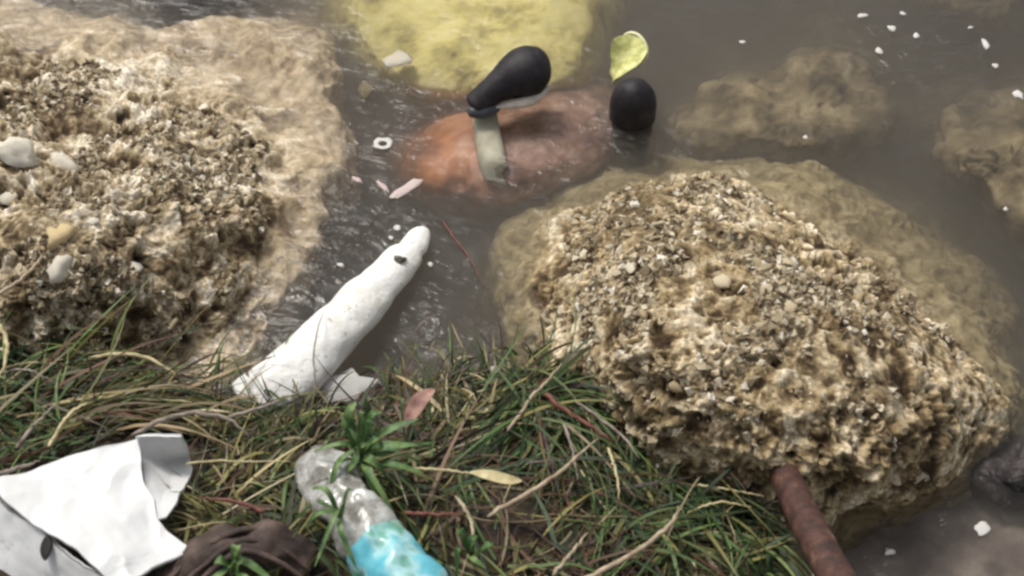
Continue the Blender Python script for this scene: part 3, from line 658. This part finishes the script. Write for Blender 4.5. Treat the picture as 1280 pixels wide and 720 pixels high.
# matted thatch over the whole bank
n = 8500; r = bank_roots(n, lambda px, py, d: np.ones(len(px), bool)); px, py = to_px(r)
az = np.where(px < 380, rng.normal(.25, .7, n) + np.pi * (rng.random(n) < .3), rng.uniform(0, 2 * np.pi, n))
o = blades('thatch', r, az, rng.uniform(-.1, .6, n), rng.uniform(.04, .19, n), .0007 + .0020 * rng.random(n) ** 1.6, rng.uniform(.2, 1.8, n), {'brown': 6.5, 'straw': .7, 'olive': 1.6, 'green': 2.2})
tag(o, 'tangled brown and straw coloured dead grass matted over the bank', 'dead grass', kind='stuff')
# green grass
n = 4600; r = bank_roots(n, lambda px, py, d: (rng.random(len(px)) < np.where(px < 130, 1, np.where((py > 590) & (px > 520) & (px < 840), .22, np.where(px > 600, .8, .30)))))
o = blades('grass', r, rng.uniform(0, 2 * np.pi, n), rng.uniform(.3, 1.3, n), rng.uniform(.05, .16, n), rng.uniform(.0008, .0023, n), rng.uniform(.6, 2.8, n), {'green': 8, 'olive': 2.5, 'straw': .5})
tag(o, 'short green and olive grass growing through the dead grass on the bank', 'grass', kind='stuff')
# arching tussocks
def tussock(px, py, z, n, azr, L, label, pal, spread=.03, elr=(.3, 1.2), cur=(1.0, 2.4), wd=(.0009, .0027), keep=True):
    c = np.array(at(px, py, z)); r = c + np.c_[rng.normal(0, spread, n), rng.normal(0, spread * .7, n), np.zeros(n)]
    r[:, 2] = np.maximum(ground_z(r[:, 0], r[:, 1]), z - .03)
    o = blades('grass_tussock', r, rng.uniform(*azr, n), rng.uniform(*elr, n), rng.uniform(*L, n), rng.uniform(*wd, n), rng.uniform(*cur, n), pal, nseg=9, keep=keep)
    tag(o, label, 'grass tuft', 'tussocks of grass on the bank')
G1 = {'green': 6, 'olive': 1.5, 'straw': .7, 'brown': .5}
tussock(700, 490, .06, 620, (-2.4, .9), (.10, .23), 'dark green tussock drooping over the left foot of the big crusted rock', G1, .035)
tussock(800, 560, .06, 420, (-2.2, .5), (.09, .20), 'deep green tuft hanging in front of the big rock, right of the drooping tussock', G1, .035)
tussock(890, 660, .06, 380, (-2.4, .9), (.07, .16), 'green tuft at the bottom edge left of the rusty pipe', G1, .04)
tussock(15, 462, .07, 420, (-2.6, 1.6), (.08, .17), 'dark green tuft at the left edge under the pitted rock', G1, .05)
tussock(90, 515, .07, 260, (-.6, .7), (.10, .22), 'olive brown tuft arching to the right above the white plastic sheet', {'olive': 4, 'brown': 2, 'straw': 2, 'green': 1}, .04)
tussock(215, 520, .06, 220, (-.5, .5), (.06, .13), 'yellowish olive tuft at the foot of the white post', {'olive': 5, 'straw': 2, 'green': 1}, .04)
tussock(560, 500, .05, 300, (.2, 2.9), (.03, .08), 'short sparse tuft at the water edge between the post and the big rock', {'green': 3, 'olive': 3, 'straw': 1.5, 'brown': 1.5}, .05)
tussock(650, 480, .04, 160, (1.0, 3.2), (.03, .08), 'small light green tuft fringing the water left of the big rock', {'green': 3, 'olive': 3}, .03)
tussock(340, 570, .10, 260, (-1.2, 1.6), (.05, .12), 'yellow-green tuft between the white sheet and the bottle', {'olive': 4, 'green': 2, 'straw': 2}, .04)

G2 = {'green': 5, 'olive': 4, 'straw': .8}
tussock(385, 640, .16, 60, (-.9, 1.3), (.05, .12), 'sparse green blades leaning over the cloudy end of the bottle', G2, .022, (.2, .9), (.4, 1.6), (.0012, .0026), False)
tussock(450, 575, .15, 70, (-2.6, .2), (.04, .10), 'upright fresh green blades just behind the bottle', G2, .02, (.5, 1.3), (.6, 1.8), (.0012, .0026), False)
tussock(345, 535, .08, 110, (.2, 2.9), (.05, .10), 'loose blades standing in front of the buried end of the white post', {'olive': 3, 'green': 3, 'brown': 3, 'straw': 1}, .04, (.5, 1.3), (.4, 1.6), (.0009, .0020), False)
tussock(262, 640, .14, 90, (2.2, 4.0), (.04, .09), 'olive blades reaching over the right edge of the white plastic sheet', {'olive': 5, 'green': 1, 'straw': 2}, .022, (.3, 1.0), (.4, 1.4), (.0009, .0020), False)
tussock(300, 735, .15, 50, (.4, 2.7), (.04, .10), 'blades at the bottom edge crossing the rotten log', {'olive': 2, 'green': 4, 'brown': 2}, .05, (.4, 1.1), (.4, 1.6), (.0010, .0022), False)
tussock(520, 690, .14, 60, (1.2, 3.2), (.04, .09), 'a few blades leaning on the turquoise label from the right', G2, .02, (.4, 1.1), (.4, 1.6), (.0010, .0022), False)

# ------------------------------------------------------------------ twigs and stalks
M_tw = {'beige': simple_mat('twig_beige', [(.35, (.26, .19, .12)), (.6, (.50, .41, .29))], 90, .7, .4, .001),
        'red': simple_mat('twig_red', [(.35, (.10, .03, .022)), (.6, (.22, .08, .055))], 90, .6, .3, .001),
        'straw': simple_mat('twig_straw', [(.35, (.40, .33, .16)), (.6, (.62, .54, .32))], 90, .6, .3, .001),
        'grey': simple_mat('twig_grey', [(.35, (.16, .13, .10)), (.6, (.33, .28, .23))], 90, .7, .3, .001)}
def twig(pts, z, r, m_, label, name='twig', cat='twig', group='twigs and stalks lying over the grass'):
    if isinstance(z, (int, float)): z = [z] * len(pts)
    P = catmull([at(x, y, q) for (x, y), q in zip(pts, z)], 22)
    P = [p + Vector((random.gauss(0, r * .25), random.gauss(0, r * .25), random.gauss(0, r * .25))) for p in P]
    o = link(name, tube_mesh(name, P, np.interp(np.linspace(0, 1, 22), [0, .06, .7, 1], [r * .5, r, r * .8, r * .25]), 7), M_tw[m_]); tag(o, label, cat, group)
twig([(610, 645), (650, 622), (690, 598), (720, 572), (748, 548)], [.165, .165, .16, .15, .15], .0027, 'beige', 'pale straight twig slanting across the middle of the right-hand grass')
twig([(725, 725), (770, 705), (815, 676), (842, 650), (848, 634)], .17, .0030, 'beige', 'pale crooked twig at the bottom edge pointing at the big rock')
twig([(634, 540), (662, 500), (682, 478), (702, 455)], [.10, .11, .11, .10], .0022, 'beige', 'short light twig leaning over the top of the drooping tussock')
twig([(680, 492), (705, 512), (735, 530), (765, 552)], .13, .0030, 'red', 'reddish stem crossing the drooping tussock beside the big rock')
twig([(718, 500), (745, 520), (778, 545), (800, 575)], .12, .0020, 'grey', 'thin grey stem right of the reddish stem')
twig([(105, 450), (140, 443), (180, 446), (212, 463), (238, 490)], [.08, .10, .105, .10, .07], .0027, 'straw', 'straw coloured stalk arching over the olive tuft near the left rock')
twig([(45, 512), (95, 500), (150, 497), (240, 503)], .10, .0026, 'straw', 'long straight straw stalk lying level above the white sheet')
twig([(165, 545), (200, 526), (240, 517), (285, 524), (312, 546)], [.13, .14, .145, .14, .13], .0030, 'grey', 'grey-brown stalk arching over the corner of the white sheet')
twig([(285, 522), (330, 508), (350, 500)], .12, .0022, 'grey', 'short grey-brown twig running up from the arched stalk to the white post')
twig([(-6, 400), (6, 420), (9, 442), (-4, 478)], .13, .0030, 'straw', 'pale curved stalk at the very left edge in the dark grass')
twig([(-10, 470), (30, 462), (70, 478)], .12, .0018, 'grey', 'thin grey stalk among the dark tuft at the left edge')
twig([(232, 580), (270, 576), (320, 577), (362, 576)], .17, .0012, 'straw', 'very thin level straw from the sheet corner toward the bottle')
twig([(0, 592), (20, 586), (50, 576)], .165, .0026, 'grey', 'dark grey stick resting behind the top edge of the white sheet')
twig([(470, 588), (520, 586), (560, 588), (600, 594)], .16, .0018, 'straw', 'thin pale stalk running right from the green leafy weed')
twig([(505, 641), (540, 643), (575, 642)], .155, .0024, 'red', 'short reddish-brown twig lying level beside the bottle label')
twig([(570, 620), (588, 650), (590, 680), (575, 720)], .16, .0020, 'beige', 'beige stem curving down right of the bottle')
twig([(690, 720), (715, 690), (735, 665)], .165, .0022, 'beige', 'short beige twig at the bottom edge in the middle of the grass')
twig([(705, 530), (715, 560), (722, 600)], .14, .0018, 'grey', 'thin hanging grey stalk under the drooping tussock')
twig([(760, 560), (770, 590), (775, 625)], .13, .0018, 'straw', 'straw stalk hanging in front of the deep green tuft')
twig([(330, 640), (300, 628), (250, 622)], .155, .0026, 'red', 'reddish-brown stem lying above the rotten log')
twig([(60, 560), (85, 520), (110, 503)], .13, .0026, 'straw', 'bent straw stalk rising toward the level stalk at left')
twig([(20, 560), (45, 530), (70, 505)], .13, .0028, 'grey', 'grey-brown stem leaning left of the bent straw stalk')
twig([(395, 492), (392, 450), (396, 415), (405, 388)], [.09, .105, .095, .075], .0012, 'grey', 'fine dark stalk crossing the white post', group='fine stalks by the post')
twig([(553, 275), (568, 298), (585, 320), (608, 362)], .004, .0013, 'red', 'fine reddish twig floating on the water right of the post tip', group='fine stalks by the post')
twig([(1000, 602), (1020, 598), (1040, 596)], .085, .0035, 'red', 'short brown stick wedged in the rock beside the rusty pipe', group=None)
twig([(870, 606), (910, 612), (955, 620)], .08, .0016, 'straw', 'thin yellow straw lying level on the mossy foot of the big rock')
twig([(860, 640), (900, 628), (940, 634)], .08, .0016, 'straw', 'thin bowed straw below the level one on the mossy rock foot')
twig([(-4, 368), (25, 350), (50, 325), (48, 312)], .15, .0024, 'beige', 'small beige root lying on the pitted left rock')
o = link('leaf', leaf_mesh('leaf', [at(506, 534, .11), at(518, 512, .12), at(528, 498, .125), at(543, 486, .12)], .010, .3, 16, 7), simple_mat('dead_leaf', [(.35, (.22, .11, .09)), (.6, (.42, .25, .20))], 50, .6)); tag(o, 'pinkish-brown dead leaf at the water edge right of the post', 'leaf')
o = link('leaf', leaf_mesh('leaf', [at(588, 590, .165), at(610, 594, .17), at(635, 600, .17), at(652, 601, .165)], .0065, .25, 16, 7), M_tw['straw']); tag(o, 'pale yellow dead leaf lying in the grass, tip pointing at the big rock', 'leaf')

# ------------------------------------------------------------------ green leafy weeds
M_wd = simple_mat('weed_leaf', [(.35, (.035, .085, .025)), (.5, (.09, .17, .05)), (.65, (.18, .26, .09))], 60, .5, .2, .001)
def weed(px, py, z, leaves, label):
    root = empty('weed', at(px, py, z - .05))
    st = link('stem', tube_mesh('stem', catmull([at(px, py + 8, z - .05), at(px, py, z), at(px + 3, py - 10, z + .02)], 10), np.linspace(.0022, .0012, 10), 8), M_wd); parent_keep(st, root)
    for x, y, dz, wd in leaves:
        a = at(px, py, z); b_ = at(x, y, z + dz); mid = (a + b_) / 2 + Vector((0, 0, .010))
        o = link('leaf_blade', leaf_mesh('leaf_blade', [a + Vector((0, 0, random.uniform(-.03, .012))), mid + Vector((random.gauss(0, .004), random.gauss(0, .004), random.uniform(-.006, .006))), b_ + Vector((random.gauss(0, .006), random.gauss(0, .006), random.uniform(-.02, .01)))], wd * random.uniform(.5, .85), .25, 12, 5), M_wd); parent_keep(o, root)
    tag(root, label, 'weed', 'green leafy weeds in the grass')
weed(448, 565, .17, [(436, 505, .05, .006), (452, 512, .05, .005), (470, 520, .04, .006), (505, 532, .02, .008), (510, 552, .01, .009), (500, 575, 0, .008), (480, 600, -.01, .008), (462, 625, -.01, .007), (425, 540, .03, .005), (415, 590, 0, .005), (440, 600, 0, .005), (395, 560, .01, .004), (470, 545, .03, .007), (455, 490, .05, .005), (425, 515, .05, .004), (485, 505, .04, .006), (535, 560, .0, .006), (525, 590, -.01, .006), (480, 640, -.01, .006), (410, 620, -.01, .005)], 'bright green leafy weed rising over the bottle neck')
weed(290, 712, .21, [(265, 700, .01, .006), (285, 680, .03, .007), (305, 690, .02, .007), (330, 712, .01, .006), (270, 725, 0, .006), (312, 728, 0, .006)], 'small green weed at the bottom edge in front of the rotten log')
weed(588, 690, .17, [(575, 665, .02, .005), (592, 655, .03, .006), (608, 680, .01, .005), (570, 700, 0, .005), (600, 712, 0, .006)], 'small yellow-green weed at the bottom edge right of the bottle')
weed(425, 640, .20, [(400, 600, .01, .004), (385, 650, 0, .0045), (405, 690, 0, .0045), (430, 690, 0, .005), (448, 610, .01, .004), (380, 620, 0, .004)], 'thin arching green weed growing across the bottle shoulder')

# ------------------------------------------------------------------ bits floating on the water
M_fl = simple_mat('white_fleck', [(.35, (.50, .48, .44)), (.6, (.80, .78, .74))], 60, .6)
M_pk = simple_mat('pink_flake', [(.35, (.50, .36, .34)), (.6, (.76, .64, .60))], 60, .5)
FL = [(1078, 20, 9, 4, 'blurry white fleck, farthest left of the flecks at top right'), (1115, 35, 7, 6, 'round white fleck second from left at top right'), (1128, 17, 6, 4, 'small white fleck highest in the cluster at top right'),
      (1145, 45, 6, 5, 'faint round fleck right of the round white one'), (1099, 64, 7, 7, 'white fleck lowest of the cluster at top right'), (1213, 35, 5, 3, 'tiny white fleck above the long bright one at far right'),
      (1232, 54, 6, 13, 'long bright upright fleck near the right edge at the top'), (1244, 82, 5, 5, 'small dim fleck below the long bright one'), (1273, 118, 7, 10, 'bright fleck touching the right edge of the frame'),
      (928, 53, 5, 4, 'dim lone fleck on the dark water right of the yellow leaf'), (1007, 172, 5, 4, 'tiny pale fleck just above the big crusted rock'), (1228, 662, 12, 9, 'white pebble-like fleck on the water at lower right'),
      (1112, 690, 8, 5, 'dim pale fleck at lower right near the pipe'), (1257, 262, 4, 4, 'tiny fleck near the right edge beside the big rock'),
      (497, 285, 5, 4, 'tiny white fleck left of the post tip'), (489, 297, 4, 4, 'tiniest fleck touching the post below its tip'), (538, 330, 5, 4, 'foamy fleck right of the notch in the post'), (426, 332, 6, 3, 'tiny white fleck left of the middle of the post'),
      (604, 485, 8, 6, 'white fleck at the water edge by the small green tuft'), (618, 462, 7, 5, 'pale fleck just above the white one at the water edge')]
for k, (px, py, sx_, sy_, lab) in enumerate(FL):
    me = lump_mesh('fleck', 500 + k, .5); o = link('fleck', me, M_fl); o.location = at(px, py, .002 if py < 400 or px > 900 else .02)
    o.scale = (sx_ * .0008, sy_ * .0010, .003); o.rotation_euler = (0, 0, random.uniform(-.4, .4)); tag(o, lab, 'fleck', 'pale flecks floating on the water')
fl = empty('shell_ring', at(478, 180, 0))
me = ring_mesh('ring', 12); o = link('ring', me, M_fl); o.location = at(478, 180, .002); o.scale = (.014, .015, .003); 
bpy.data.objects.remove(fl); o.name = 'ring'; tag(o, 'pale broken ring floating left of the orange-brown sack', 'ring')
for pts, wd, lab in (([(494, 246), (508, 244), (518, 230), (524, 226)], .010, 'pinkish white flake floating above the tip of the white post'), ([(470, 226), (478, 234), (486, 240)], .004, 'small pink sliver left of the pinkish flake'), ([(440, 222), (452, 228)], .004, 'tiny mauve sliver farthest left of the pink flakes')):
    q0, q1 = at(*pts[0], .002), at(*pts[-1], .002); dv = q1 - q0
    o = link('flake', lump_mesh('flake', int(wd * 9000), .5), M_pk); o.location = (q0 + q1) / 2; o.scale = (dv.length * .55 + .002, wd * .9, .003); o.rotation_euler = (.1, .1, math.atan2(dv.y, dv.x)); tag(o, lab, 'flake', 'pinkish flakes on the water')
me = lump_mesh('stone', 900, .4); o = link('stone', me, M_pale); o.location = at(497, 76, -.012); o.scale = (.019, .016, .01); tag(o, 'pale stone under water at the left end of the yellow slab', 'stone')
me = lump_mesh('stone', 901, .5); o = link('stone', me, M_sub); o.location = at(457, 112, -.02); o.scale = (.010, .014, .01); tag(o, 'small greenish stone under water left of the orange-brown sack', 'stone')

# ------------------------------------------------------------------ water body
ax, ay = axis(-1.1, 1.1, .006, 39), axis(-.9, 1.0, .006, 39)
X, Y = np.meshgrid(ax, ay); P = np.stack([X.ravel(), Y.ravel() * 1.6, np.zeros(X.size)], 1)
Zw = ((fbm(P, .085, 3, 700) * .0030 + fbm(P, .03, 2, 720) * .0005)).reshape(X.shape)
fade = np.clip((np.abs(X) < 1.09) & (np.abs(Y) < .99), 0, 1); Zw *= fade
top = np.stack([X, Y, Zw], -1).reshape(-1, 3); ny, nx = X.shape
bot_ = top.copy(); bot_[:, 2] = -1.2; n = len(top)
def edge(ids): ids = np.array(ids); return np.stack([ids[:-1], ids[1:], ids[1:] + n, ids[:-1] + n], 1)
F = grid_faces(ny, nx)
F = np.r_[F, F[:, ::-1] + n, edge(range(nx))[:, ::-1], edge(range((ny - 1) * nx, n)), edge(range(0, n, nx)), edge(range(nx - 1, n, nx))[:, ::-1]]
me = mesh_np('water', np.r_[top, bot_], F)
bmw = bmesh.new(); bmw.from_mesh(me); bmesh.ops.recalc_face_normals(bmw, faces=bmw.faces); bmw.to_mesh(me); bmw.free()
m = bpy.data.materials.new('murky_water'); m.use_nodes = True; nt = m.node_tree; nt.nodes.clear()
out = nt.nodes.new('ShaderNodeOutputMaterial'); mx = nt.nodes.new('ShaderNodeMixShader'); tr = nt.nodes.new('ShaderNodeBsdfTransparent'); gl = nt.nodes.new('ShaderNodeBsdfGlossy')
gl.inputs['Roughness'].default_value = .2; fr = nt.nodes.new('ShaderNodeFresnel'); fr.inputs[0].default_value = 1.33
bp = nt.nodes.new('ShaderNodeBump'); bp.inputs['Strength'].default_value = 1.0; bp.inputs['Distance'].default_value = .008
tc = nt.nodes.new('ShaderNodeTexCoord'); mp = nt.nodes.new('ShaderNodeMapping'); mp.inputs['Scale'].default_value = (1, 2.2, 1); mp.inputs['Rotation'].default_value = (0, 0, .35)
nt.links.new(tc.outputs['Object'], mp.inputs[0]); nt.links.new(nz(nt, 22, 4, .55, mp.outputs[0], 1.0), bp.inputs['Height'])
nt.links.new(ramp(nt, nz(nt, 3.5, 2), [(.42, (.3, .3, .3)), (.62, (1, 1, 1))]), bp.inputs['Strength'])
nt.links.new(bp.outputs[0], fr.inputs['Normal']); nt.links.new(bp.outputs[0], gl.inputs['Normal'])
nt.links.new(fr.outputs[0], mx.inputs[0]); nt.links.new(tr.outputs[0], mx.inputs[1]); nt.links.new(gl.outputs[0], mx.inputs[2]); nt.links.new(mx.outputs[0], out.inputs['Surface'])
vo = nt.nodes.new('ShaderNodeVolumePrincipled'); vo.inputs['Color'].default_value = (.575, .535, .475, 1); vo.inputs['Density'].default_value = 5.6; vo.inputs['Anisotropy'].default_value = .3
nt.links.new(vo.outputs[0], out.inputs['Volume'])
wobj = link('water', me, m); tag(wobj, 'murky grey-brown shallow water with gentle ripples', kind='structure')
